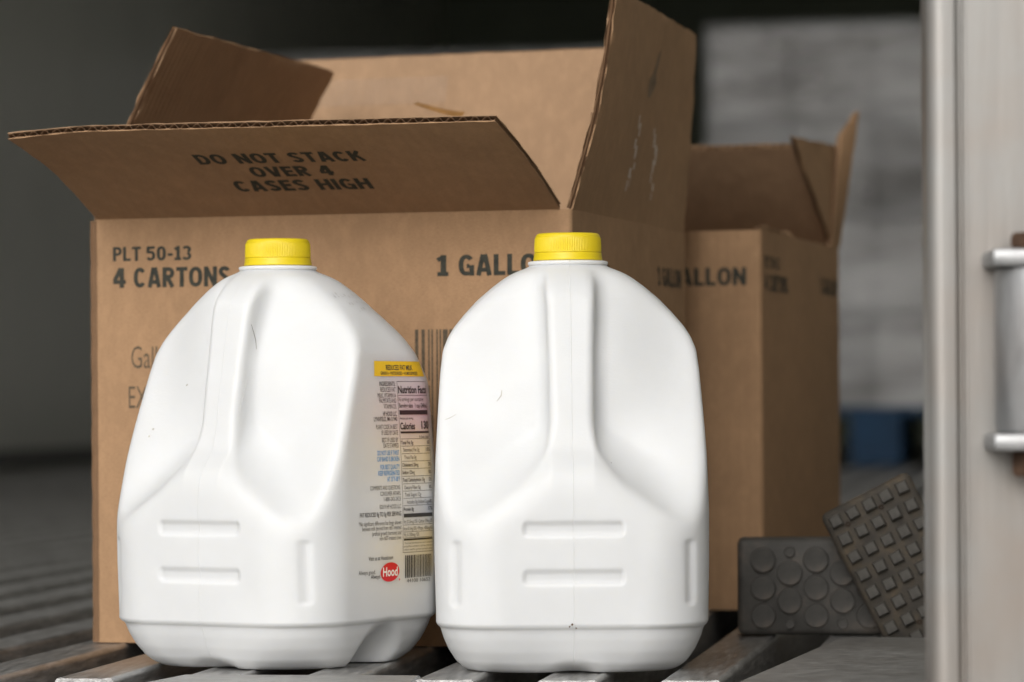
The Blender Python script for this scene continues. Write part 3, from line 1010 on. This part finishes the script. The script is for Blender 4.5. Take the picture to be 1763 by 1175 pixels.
# arc length round the contour, measured from the middle of the right side towards the back
i_right = int(np.argmin(np.abs(JA - np.pi / 2)))
def contour(zm):
    kf = np.interp(zm / CM, JZ, np.arange(NZ))
    k0 = int(min(kf, NZ - 2)); a = kf - k0
    return JX[k0] * (1 - a) + JX[k0 + 1] * a, JY[k0] * (1 - a) + JY[k0 + 1] * a
_cc = {}
def surf(s, zm, side=1, off=0.00016):
    """point on the jug at arc length s from the middle of the right (side=1) or left (side=-1) wall"""
    key = round(zm, 5)
    if key not in _cc:
        cx, cy = contour(zm)
        m = cx > 0
        o_ = np.argsort(cy[m])
        px_, py_ = cx[m][o_], cy[m][o_]
        ds = np.concatenate([[0], np.cumsum(np.hypot(np.diff(px_), np.diff(py_)))])
        s0 = np.interp(0.0, py_, ds)
        _cc[key] = (ds - s0, px_, py_)
    ds, px_, py_ = _cc[key]
    x_, y_ = np.interp(s, ds, px_), np.interp(s, ds, py_)
    x2, y2 = np.interp(s + 0.001, ds, px_), np.interp(s + 0.001, ds, py_)
    x1, y1 = np.interp(s - 0.001, ds, px_), np.interp(s - 0.001, ds, py_)
    tx, ty = x2 - x1, y2 - y1
    L_ = math.hypot(tx, ty) or 1
    nx, ny = ty / L_, -tx / L_
    return ((x_ + nx * off) * side, y_ + ny * off, zm)

JUG1 = dict(loc=(-0.1382, 2.105, 0.0), rz=R(-31))
JUG2 = dict(loc=(0.0330, 2.060, 0.0), rz=R(0.6))

# label layout, read off the photograph of the left jug: pixel column -> arc length, pixel row -> height
_zref = 0.10
_ca, _sa = math.cos(JUG1['rz']), math.sin(JUG1['rz'])
_tab = []
for s in np.linspace(-0.05, 0.075, 400):
    p = surf(s, _zref)
    X_ = JUG1['loc'][0] + p[0] * _ca - p[1] * _sa
    Y_ = JUG1['loc'][1] + p[0] * _sa + p[1] * _ca
    _tab.append((881.5 + F_PX * X_ / Y_, s, Y_))
_tab = np.array(_tab)
_mono = np.argmax(_tab[:, 0])
_tab = _tab[:_mono + 1]
def LS(px):
    return float(np.interp(px - 1.5, _tab[:, 0], _tab[:, 1]))
def LZ(py, px=690):
    Y_ = float(np.interp(px, _tab[:, 0], _tab[:, 2]))
    return CAM_H + (701.3 - py) / F_PX * Y_
PX_MAX = float(_tab[-1, 0])

def jug_label(parent):
    s_tb0, s_tb1 = LS(693), LS(693) + 0.034
    tw = s_tb1 - s_tb0
    black, blue, thin = [], [], []
    s_r = LS(690)
    def row(txt, pxl, py, h=7.6, bold=0.0, to=None):
        (blue if to == 'b' else black).append(text2d(txt, LS(pxl), s_r, LZ(py + h / 2), LZ(py - h / 2), bold))
    row('INGREDIENTS:', 663, 661, bold=0.012)
    row('REDUCED FAT', 664, 671); row('MILK, VITAMIN A', 659, 681); row('PALMITATE AND', 661, 690); row('VITAMIN D3.', 668, 700)
    row('HP HOOD LLC.', 666, 712.5, bold=0.012); row('LYNNFIELD, MA 01940', 650, 721.5, bold=0.008)
    row('PLANT CODE IN BEST', 653, 735); row('IF USED BY DATE', 662, 745)
    row('BEST IF USED BY', 662, 757.5); row('DATE STAMPED', 664, 767)
    for t_, x_, y_ in (('DO NOT USE IF TWIST', 653, 779.5), ('CAP BAND IS BROKEN', 652, 790), ('FOR BEST QUALITY', 657, 803.5), ('KEEP REFRIGERATED', 653, 814), ('AT 33\u00b0F-38\u00b0F', 668, 824.5)):
        row(t_, x_, y_, 8, 0.014, 'b')
    row('COMMENTS AND QUESTIONS:', 638, 839, 7); row('CONSUMER AFFAIRS', 655, 849, 7); row('1-800-242-2423', 661, 858.5, 7)
    row('\u00a92019 HP HOOD LLC', 653, 871.5, 7); row('FAT REDUCED 8g TO 5g PER SERVING', 619, 884, 7.5, 0.014)
    row('*No significant difference has been shown', 617, 899, 7); row('between milk derived from rbST-treated', 623, 907.5, 7)
    row('(artificial growth hormone) and', 640, 916.5, 7); row('non-rbST-treated cows', 653, 925, 7)
    black.append(text2d('Visit us at Hood.com', LS(634), LS(676), LZ(962), LZ(955), 0.012))
    black.append(text2d('Always good.', LS(617), LS(646), LZ(985), LZ(978)))
    black.append(text2d('Always', LS(638), LS(654), LZ(993), LZ(986), 0.010))
    # nutrition panel
    z0, z1 = LZ(952), LZ(657)
    lw = 0.00028
    def hline(py, th=lw, x0=None, x1=None):
        z = LZ(py)
        black.append(rect2d(x0 if x0 is not None else s_tb0, x1 if x1 is not None else s_tb1, z - th / 2, z + th / 2, 8, 1))
    black.append(rect2d(s_tb0, s_tb0 + lw, z0, z1, 1, 10)); black.append(rect2d(s_tb1 - lw, s_tb1, z0, z1, 1, 10))
    hline(657); hline(952)
    a0, a1 = s_tb0 + 0.0010, s_tb1 - 0.0010
    def trow(txt, py, h, x0=0.0, x1=1.0, bold=0.0):
        black.append(text2d(txt, a0 + (a1 - a0) * x0, a0 + (a1 - a0) * x1, LZ(py + h / 2), LZ(py - h / 2), bold))
    trow('Nutrition Facts', 671, 13, bold=0.030)
    hline(681)
    trow('16 servings per container', 687.5, 7, 0, 0.86)
    trow('Serving size', 698.5, 7.5, 0, 0.46, 0.018); trow('1 cup (240mL)', 698.5, 7.5, 0.54, 1.0, 0.018)
    hline(710.5, 0.0026, a0, a1)
    trow('Amount per serving', 720.5, 4, 0, 0.45, 0.012)
    trow('Calories', 734, 12, 0, 0.50, 0.028); trow('130', 732.5, 14, 0.72, 1.0, 0.030)
    hline(745, 0.0012, a0, a1)
    trow('% Daily Value*', 753, 4, 0.62, 1.0, 0.010)
    rows = [('Total Fat 5g', '6%', 0, 762.5), ('Saturated Fat 3g', '15%', .06, 775), ('Trans Fat 0g', '', .08, 788), ('Cholesterol 20mg', '7%', 0, 801),
            ('Sodium 125mg', '5%', 0, 814), ('Total Carbohydrate 13g', '5%', 0, 827), ('Dietary Fiber 0g', '0%', .05, 840), ('Total Sugars 12g', '', .06, 852.5),
            ('Includes 0g Added Sugars', '0%', .12, 865), ('Protein 8g', '17%', 0, 877.5)]
    for tx, pc, ind, py in rows:
        hline(py - 6.3, lw * 0.8, a0, a1)
        trow(tx, py, 6.2, ind, ind + 0.034 * len(tx), 0.016 if ind == 0 else 0.0)
        if pc: trow(pc, py, 6.2, 0.90 if len(pc) < 3 else 0.84, 1.0, 0.012)
    hline(888.5, 0.0022, a0, a1)
    for tx, py in (('Vit. D 2.5mcg 15% \u2022 Calcium 300mg 25%', 899), ('Iron 0.1mg 0% \u2022 Potas. 400mg 8%', 911), ('Vit. A 150mcg 15%', 921.5)):
        trow(tx, py, 6, 0, 1.0 if len(tx) > 25 else 0.52); hline(py + 5.6, lw * 0.8, a0, a1)
    hline(930.0, 0.0010, a0, a1)
    for tx, py in (('* The % Daily Value tells you how much a nutrient in a', 936), ('serving of food contributes to a daily diet. 2,000 calories', 941.5), ('a day is used for general nutrition advice.', 947)):
        trow(tx, py, 3.2, 0, 1.0)
    # barcode
    b0, b1 = s_tb0 + 0.0025, s_tb1 - 0.002
    black += bars(b0, b1, LZ(996), LZ(957), 11, 26)
    black.append(text2d('44100 10652', b0 + 0.002, b1 - 0.002, LZ(1004), LZ(998)))
    lab = print_on('side_label', black, lambda x_, y_: surf(x_, y_, 1, 0.00022), M_PRINT_K, parent)
    print_on('blue_print', blue, lambda x_, y_: surf(x_, y_, 1, 0.00022), M_PRINT_B, lab)
    # yellow heading: a slightly slanted band
    p, f = rect2d(0, 1, 0, 1, 30, 4)
    q = np.empty_like(p)
    q[:, 1] = LZ(648) + p[:, 1] * (LZ(622) - LZ(648))
    q[:, 0] = (LS(655) + p[:, 1] * 0.0013) + p[:, 0] * (s_tb1 - LS(655))
    print_on('yellow_heading', [(q, f)], lambda x_, y_: surf(x_, y_, 1, 0.00020), M_PRINT_Y, lab)
    print_on('heading_print', [text2d('REDUCED FAT MILK', LS(676), LS(676) + 0.0285, LZ(637.5), LZ(628.5), 0.020),
                               text2d('GRADE A \u2022 PASTEURIZED \u2022 HOMOGENIZED', LS(666), LS(666) + 0.040, LZ(645.5), LZ(640), 0.014)],
             lambda x_, y_: surf(x_, y_, 1, 0.00032), M_PRINT_K, lab)
    # red oval emblem
    sc, zc = (LS(655) + LS(687)) / 2, LZ(983.5)
    ra, rb = (LS(687) - LS(655)) / 2, (LZ(967) - LZ(1000)) / 2
    def disc(cx, cz, r1, r2, n=36):
        pts = [(cx, cz)] + [(cx + r1 * math.cos(a) + 0.12 * r2 * math.sin(a), cz + r2 * math.sin(a)) for a in np.linspace(0, 2 * math.pi, n, endpoint=False)]
        return np.array(pts), [(0, 1 + i, 1 + (i + 1) % n) for i in range(n)]
    em = print_on('red_emblem', [disc(sc, zc, ra, rb), disc(LS(687.5), LZ(997.5), 0.0006, 0.0006, 12)], lambda x_, y_: surf(x_, y_, 1, 0.00020), M_PRINT_R, lab)
    print_on('emblem_lettering', [text2d('Hood', sc - ra * 0.78, sc + ra * 0.80, zc - rb * 0.44, zc + rb * 0.52, 0.026)], lambda x_, y_: surf(x_, y_, 1, 0.00032), M_PRINT_W, lab)
    # the coloured front label on the other side
    fl = print_on('side_label', [rect2d(-0.020, 0.046, 0.052, 0.165, 46, 40)], lambda x_, y_: surf(x_, y_, -1, 0.00010), M_PRINT_Y, parent)
    print_on('pink_band', [rect2d(-0.0020, 0.0455, 0.136, 0.1645, 40, 14)], lambda x_, y_: surf(x_, y_, -1, 0.00022), M_PRINT_P, fl)
    print_on('white_panel', [rect2d(-0.0195, 0.0455, 0.080, 0.108, 40, 12)], lambda x_, y_: surf(x_, y_, -1, 0.00024), M_PRINT_W, fl)
    print_on('blue_stripe', [rect2d(-0.0190, 0.0450, 0.088, 0.094, 40, 3)], lambda x_, y_: surf(x_, y_, -1, 0.00034), M_PRINT_DB, fl)
    return lab

def make_jug(label):
    root = empty('milk_jug')
    tag(root, label, 'milk jug', 'gallon milk jugs')
    V, F = jug_body_mesh()
    body = mesh_obj('body', V, F, M_JUG, root, True)
    nk = MB()
    nk.lathe([(2.10 * CM, 0.2295), (2.235 * CM, 0.2304), (2.245 * CM, 0.2314), (2.31 * CM, 0.2320), (2.325 * CM, 0.2328), (2.30 * CM, 0.2335), (2.20 * CM, 0.2338), (1.80 * CM, 0.2341), (1.75 * CM, 0.2400)], 96, False, True)
    nk.build('neck', M_JUG, root, True, 50)
    # cap: tamper band below, knurled skirt above
    N = 120 * 4
    def knurl(i, z):
        return 0.00024 * (1 if (i % 4) in (0, 1) else -0.3) if 0.2392 < z < 0.2472 else 0.0
    cp = MB()
    cp.lathe([(1.86 * CM, 0.2386), (1.935 * CM, 0.2388), (1.935 * CM, 0.2391), (1.925 * CM, 0.2394), (1.915 * CM, 0.2430), (1.900 * CM, 0.2468), (1.885 * CM, 0.2477), (1.85 * CM, 0.2487), (1.79 * CM, 0.2495), (1.70 * CM, 0.2499), (0.9 * CM, 0.2500)], N, False, True, knurl)
    c = cp.build('cap', M_CAP, root, True, 55)
    tb = MB()
    tb.lathe([(1.80 * CM, 0.2341), (1.99 * CM, 0.2342), (2.005 * CM, 0.2346), (2.000 * CM, 0.2350), (1.965 * CM, 0.2372), (1.955 * CM, 0.2384), (1.940 * CM, 0.2386), (1.85 * CM, 0.2387)], 120)
    tb.build('tamper_band', M_CAP, c, True, 40)
    jug_label(root)
    # embossed date code high on the right shoulder
    rr = random.Random(4)
    em = []
    for r_ in range(3):
        for q in range(9 - 2 * r_):
            s0 = -0.012 + r_ * 0.006 + q * 0.0034
            zz = 0.2140 - r_ * 0.0042
            for _ in range(3):
                a_, b_ = s0 + rr.uniform(0, 0.0016), zz + rr.uniform(0, 0.0022)
                em.append(rect2d(a_, a_ + rr.choice((0.0003, 0.0012)), b_, b_ + rr.choice((0.0003, 0.0012))))
    print_on('date_code', em, lambda x_, y_: surf(x_, y_, 1, 0.00012), M_EMBOSS, root)
    return root

def copy_tree(o, parent=None):
    c = o.copy()
    COL.objects.link(c)
    if parent is not None:
        c.parent = parent
    for ch in o.children:
        copy_tree(ch, c)
    return c

jug_a = make_jug('white milk jug at the left, turned to show its nutrition label')
jug_b = copy_tree(jug_a)
jug_b['label'] = 'white milk jug at the right, its handle facing straight forward'
for j, d in ((jug_a, JUG1), (jug_b, JUG2)):
    j.location = d['loc']
    j.rotation_euler = (0, 0, d['rz'])

# scuffs and specks that the photograph shows on each jug
def jug_px(d):
    c_, s_ = math.cos(d['rz']), math.sin(d['rz'])
    X_ = d['loc'][0] + JX * c_ - JY * s_
    Y_ = d['loc'][1] + JX * s_ + JY * c_
    return 881.5 + F_PX * X_ / Y_, 700.0 - F_PX * (JZZ - CAM_H) / Y_, Y_
for jg, d in ((jug_a, JUG1), (jug_b, JUG2)):
    PXX, PYY, DEP = jug_px(d)
    cen = np.array([d['loc'][0], d['loc'][1]])
    def at(px_, py_):
        q = np.hypot(PXX - px_, PYY - py_)
        best = np.where((q < 3.5) & (DEP < d['loc'][1] + 0.02), DEP, 9)
        i = np.unravel_index(np.argmin(best), best.shape)
        if best[i] > 8: i = np.unravel_index(np.argmin(q + 100 * (DEP > d['loc'][1])), q.shape)
        return np.array([JX[i], JY[i], JZZ[i]])
    todo = ([([(436, 556), (440, 566), (444, 582), (445, 598)], 0.00022, M_SCUFF), ([(431, 640), (425, 664), (418, 690), (413, 715)], 0.00012, M_EMBOSS),
             ([(253, 748), (256, 744)], 0.0005, M_DIRTY), ([(262, 735), (264, 732)], 0.0006, M_DIRTY), ([(309, 670), (311, 667)], 0.0004, M_DIRTY), ([(318, 661), (320, 658)], 0.0004, M_DIRTY)]
            if jg is jug_a else
            [([(982, 1078), (985, 1080)], 0.0006, M_DIRT), ([(978, 1084), (980, 1082)], 0.0003, M_DIRT), ([(990, 1085), (991, 1086)], 0.0003, M_DIRT), ([(1054, 797), (1055, 798)], 0.0003, M_DIRT),
             ([(861, 672), (860, 680), (856, 688)], 0.0003, M_DIRTY), ([(764, 721), (776, 718), (788, 712)], 0.00018, M_DIRTY)])
    for path, hw_, mt in todo:
        P_ = [at(*q) for q in path]
        V, F = [], []
        for i, p in enumerate(P_):
            t_ = P_[min(i + 1, len(P_) - 1)] - P_[max(i - 1, 0)]
            out_ = np.array([p[0], p[1], 0.0]); out_ /= np.linalg.norm(out_) + 1e-9
            fw = np.array([-math.sin(-d['rz']) * 0, 0, 0]) + np.array([math.sin(d['rz']) * -1, -math.cos(d['rz']), 0])
            sd__ = np.cross(t_, fw); sd__ /= np.linalg.norm(sd__) + 1e-9
            k_ = hw_ * (0.5 if i in (0, len(P_) - 1) and len(P_) > 2 else 1.0)
            V += [p + fw * 0.0003 - sd__ * k_, p + fw * 0.0003 + sd__ * k_]
        F = [(2 * i, 2 * i + 1, 2 * i + 3, 2 * i + 2) for i in range(len(P_) - 1)]
        mesh_obj('scuff_mark', V, F, mt, jg, False)

# ---------------------------------------------------------------- rubber dock blocks
def ring_profile(r, h, n=24, dish=0.0006):
    mb = MB()
    mb.lathe([(r * 1.04, -0.0004), (r * 1.02, h * 0.25), (r, h * 0.6), (r * 0.97, h), (r * 0.90, h * 1.06), (r * 0.80, h * 0.98), (r * 0.4, h * 1.02), (0.0004, h * 1.04)], n, False, True)
    return mb
BW, BH, BT = 0.102, 0.0625, 0.040
def block_base(name, label, mat, w_, h_, t_, taper=0.0):
    root = empty(name)
    tag(root, label, 'rubber block', 'rubber dock blocks')
    b = MB().box(-w_ / 2, w_ / 2, 0, t_, 0, h_, 0.004)
    o = b.build('block', mat, root, True, 50)
    return root
def place_studs(root, mesh, spots, size_meshes=None):
    for (sx, sz) in spots:
        o = bpy.data.objects.new('stud', mesh)
        COL.objects.link(o)
        o.parent = root
        o.location = (sx, 0.0002, sz)
        o.rotation_euler = (R(90 + random.uniform(-2.5, 2.5)), random.uniform(-0.06, 0.06), random.uniform(-0.03, 0.03))
        k_ = random.uniform(0.98, 1.02)
        o.scale = (k_, k_ * random.uniform(0.97, 1.03), random.uniform(0.75, 1.1))

blk = block_base('rubber_block', 'black rubber block with round studs lying flat on the slats', M_RUBBER, BW, BH, BT)
big = ring_profile(0.0081, 0.0028).build('stud', M_RUBBER)
small = ring_profile(0.0035, 0.0022, 16).build('stud', M_RUBBER)
bm_, sm_ = big.data, small.data
bpy.data.objects.remove(big); bpy.data.objects.remove(small)
dx = 0.0171
bigs, smalls = [], []
for c in range(5):
    cx = -BW / 2 + 0.0165 + c * dx
    if c % 2 == 0:
        bigs += [(cx, zz) for zz in (0.0125, 0.0305, 0.0487)]
    else:
        bigs += [(cx, zz) for zz in (0.0220, 0.0402)]
        smalls += [(cx, 0.0075), (cx, 0.0540)]
place_studs(blk, bm_, bigs)
place_studs(blk, sm_, smalls)
blk.location = (0.1965, 2.300, 0.0005)
blk.rotation_euler = (0, 0, R(-4.0))

blk2 = block_base('rubber_block', 'dusty rubber block with square studs, tilted against the steel post', M_RUBBER_B, 0.0625, 0.104, 0.030)
sq = MB()
a_, h_ = 0.0035, 0.0046
sq.add([(-a_ * 1.15, -a_ * 1.15, 0), (a_ * 1.15, -a_ * 1.15, 0), (a_ * 1.15, a_ * 1.15, 0), (-a_ * 1.15, a_ * 1.15, 0),
        (-a_, -a_, h_ * 0.85), (a_, -a_, h_ * 0.85), (a_, a_, h_ * 0.85), (-a_, a_, h_ * 0.85),
        (-a_ * 0.86, -a_ * 0.86, h_), (a_ * 0.86, -a_ * 0.86, h_), (a_ * 0.86, a_ * 0.86, h_), (-a_ * 0.86, a_ * 0.86, h_)],
       [(0, 1, 5, 4), (1, 2, 6, 5), (2, 3, 7, 6), (3, 0, 4, 7), (4, 5, 9, 8), (5, 6, 10, 9), (6, 7, 11, 10), (7, 4, 8, 11), (8, 9, 10, 11)])
so = sq.build('stud', M_STUD, None, False)
sqm = so.data
bpy.data.objects.remove(so)
place_studs(blk2, sqm, [(-0.0235 + c * 0.01175, 0.0075 + r_ * 0.0126) for r_ in range(8) for c in range(5)])
for (hx, hz) in ((-0.0177, 0.0907), (0.0060, 0.0907), (-0.0060, 0.0150)):
    hm = MB().lathe([(0.0016, 0.0003), (0.0009, 0.0003), (0.0008, -0.004)], 12).build('nail_hole', plain('nail_hole_rust', (0.02, 0.009, 0.004), 0.9, 0.1), blk2)
    hm.location = (hx, -0.0002, hz)
    hm.rotation_euler = (R(90), 0, 0)
blk2.location = (0.2690, 2.245, 0.0010)
blk2.rotation_euler = (R(-4), R(-27), R(-6))

# ---------------------------------------------------------------- loose floor plates
def plate(name, label, pts, z, t=0.003, mat=M_PLATE):
    mb = MB()
    n = len(pts)
    b = 0.0012
    cx, cy = sum(p[0] for p in pts) / n, sum(p[1] for p in pts) / n
    ins = [(p[0] + (cx - p[0]) * 0.015, p[1] + (cy - p[1]) * 0.02) for p in pts]
    vs = [(x_, y_, 0) for x_, y_ in pts] + [(x_, y_, t - b) for x_, y_ in pts] + [(x_, y_, t) for x_, y_ in ins]
    fs = [tuple(range(n))[::-1], tuple(range(2 * n, 3 * n))]
    for k_ in (0, n):
        fs += [(k_ + i, k_ + (i + 1) % n, k_ + n + (i + 1) % n, k_ + n + i) for i in range(n)]
    o = mb.add(vs, fs).build(name, mat, None, False)
    o.location = (0, 0, z)
    return tag(o, label, 'metal plate')
plate('metal_plate', 'flat aluminium plate under the front of the left jug', [(-0.226, 1.870), (-0.062, 1.850), (-0.052, 1.985), (-0.186, 2.004)], -0.0030, 0.003)
plate('metal_plate', 'flat aluminium plate on the slats below the tilted rubber block', [(0.098, 1.80), (0.55, 1.76), (0.60, 2.16), (0.205, 2.235)], 0.0006, 0.003)

# ---------------------------------------------------------------- door post with hinge
post = empty('door_post', (0.1945, 1.66, -0.9))
tag(post, 'brushed steel door post at the right edge with a hinge', 'door post')
def extr(prof_, z0, z1):
    n = len(prof_)
    vs = [(x_, y_, z0) for x_, y_ in prof_] + [(x_, y_, z1) for x_, y_ in prof_]
    fs = [(i, (i + 1) % n, n + (i + 1) % n, n + i) for i in range(n)] + [tuple(range(n))[::-1], tuple(range(n, 2 * n))]
    return MB().add(vs, fs)
pr = []
for i in range(13):                                   # rounded leading edge
    a = math.pi - i * (math.pi / 2) / 12 + math.pi / 2 * 0
    pr.append((0.0075 + 0.0075 * math.cos(a), -0.0065 * math.sin(a)))
pr = pr + [(0.0125, -0.0062), (0.0150, -0.0035), (0.0158, -0.0035), (0.0168, -0.0062), (0.0178, -0.0066), (0.0182, -0.0050),
           (0.140, -0.0050), (0.140, 0.018), (0.0, 0.018)]
extr(pr, 0.0, 3.55).build('post', M_POST, post, True, 40)
MB().box(0.095, 0.139, 0.0182, 0.26, 0.0, 3.54).build('jamb', M_POST, post, False)
hx, hz0, hz1 = 0.0500, 1.0280, 1.1210
hinge = MB().lathe([(0.0001, hz0 + 0.010), (0.0205, hz0 + 0.0085), (0.0215, hz0 + 0.011), (0.0215, hz1 - 0.0115), (0.0205, hz1 - 0.0092), (0.0001, hz1 - 0.010)], 40).build('hinge', M_HINGE, post, True, 40)
hinge.location = (hx - 0.0, -0.022, 0)
for zz in (hz0, hz1 - 0.0085):
    MB().box(-0.0250, 0.05, -0.020, 0.020, zz, zz + 0.0080, 0.0022).build('hinge_plate', M_HINGE, hinge, True, 40)
for z0, z1 in ((hz1 - 0.0005, hz1 + 0.0075), (hz0 - 0.012, hz0 + 0.0005)):
    MB().lathe([(0.0001, z0), (0.0125, z0), (0.0138, z0 + 0.002), (0.0138, z1 - 0.002), (0.0125, z1), (0.0001, z1)], 6).build('bolt_head', M_RUST, hinge, False)

# ---------------------------------------------------------------- wrapped pallets deep in the trailer
M_BLUE = plain('blue_pallet_paint', (0.006, 0.042, 0.10), 0.6, 0.3, 0.25, 12.0)
M_CARTON = plain('pale_carton', (0.74, 0.72, 0.70), 0.5, 0.4, 0.35, 9.0)
M_CARTON_B = plain('grey_carton', (0.30, 0.285, 0.27), 0.5, 0.4, 0.30, 9.0)
kf = NB('stretch_film')
kf.l(kf.bump(kf.noise(kf.coords('Object', (0.4, 0.4, 2.0)), 14.0, 5.0, 0.6), 0.9, 0.05), kf.b.inputs['Normal'])
_fc = kf.ramp(kf.noise(kf.coords('Object', (0.5, 0.5, 2.6)), 3.2, 3.0, 0.6), [(0.36, (0.30, 0.29, 0.285)), (0.62, (0.90, 0.90, 0.90))])
M_FILM = kf.set(Base_Color=_fc, Roughness=0.16, Alpha=0.55, Specular_IOR_Level=1.0)
def make_pallet(label, wd):
    r_ = empty('pallet')
    tag(r_, label, 'pallet', 'blue shipping pallets')
    dp = 1.02
    for i in range(7):
        y0 = i * (dp - 0.09) / 6
        MB().box(0, wd, y0, y0 + 0.09, 0.122, 0.142).build('deck_board', M_BLUE, r_, False)
    for xx in (0, wd / 2 - 0.06, wd - 0.12):
        for yy in (0, dp / 2 - 0.06, dp - 0.12):
            MB().box(xx, xx + 0.12, yy + 0.001, yy + 0.119, 0.0225, 0.1215).build('block', M_BLUE, r_, False)
        MB().box(xx, xx + 0.12, 0, dp, 0.001, 0.022).build('bottom_board', M_BLUE, r_, False)
    return r_
def make_load(label, tiers, seed, wd, h):
    r_ = empty('wrapped_load')
    tag(r_, label, 'wrapped load', 'stretch-wrapped loads')
    rr = random.Random(seed)
    z = 0.0
    for t_ in range(tiers):
        nc = 4
        cw = (wd - 0.02) / nc
        for c in range(nc):
            for d in range(3):
                if d and 0 < c < 3 and t_ < tiers - 1: continue
                MB().box(0.01 + c * cw, 0.01 + c * cw + cw - 0.006, 0.012 + d * 0.333 + rr.uniform(0, 0.012), 0.012 + d * 0.333 + 0.322, z, z + h - 0.004, 0.008).build('carton', M_CARTON if rr.random() < (0.85, 0.35, 0.75, 0.45)[(3 - t_) % 4] else M_CARTON_B, r_, True, 40)
        z += h + 0.006
    V, F = [], []
    nx, nz_ = 60, 40
    wq = wd - 0.004
    per = [(i / 20 * wq, 0.0) for i in range(20)] + [(wq, i / 16 * 1.015) for i in range(16)] + [(wq - i / 20 * wq, 1.015) for i in range(20)] + [(0, 1.015 - i / 16 * 1.015) for i in range(16)]
    n = len(per)
    for k_ in range(nz_ + 1):
        zz = (z + 0.004) * k_ / nz_
        for x_, y_ in per:
            V.append((x_ + rr.uniform(-.003, .003), y_ - abs(rr.gauss(0, .004)) - 0.003, zz))
    for k_ in range(nz_):
        F += [(k_ * n + i, k_ * n + (i + 1) % n, (k_ + 1) * n + (i + 1) % n, (k_ + 1) * n + i) for i in range(n)]
    mesh_obj('stretch_film', V, F, M_FILM, r_, True)
    return r_
for (lx, ly, wd_, th, la, lb, sd_) in ((-0.845, 8.65, 0.82, 0.227, 'blue pallet on the floor behind the farther case', 'grey wrapped load standing on the blue pallet at the right', 1),
                                      (-2.43, 9.8, 1.22, 0.243, 'blue pallet deep in the trailer, hidden behind the large case', 'grey wrapped load deep behind the large case, only its top edge showing', 2)):
    p = make_pallet(la, wd_)
    p.matrix_world = TR @ Matrix.Translation((lx, ly, 0.0008))
    q = make_load(lb, 4, sd_, wd_, th)
    q.matrix_world = TR @ Matrix.Translation((lx, ly, 0.1432))
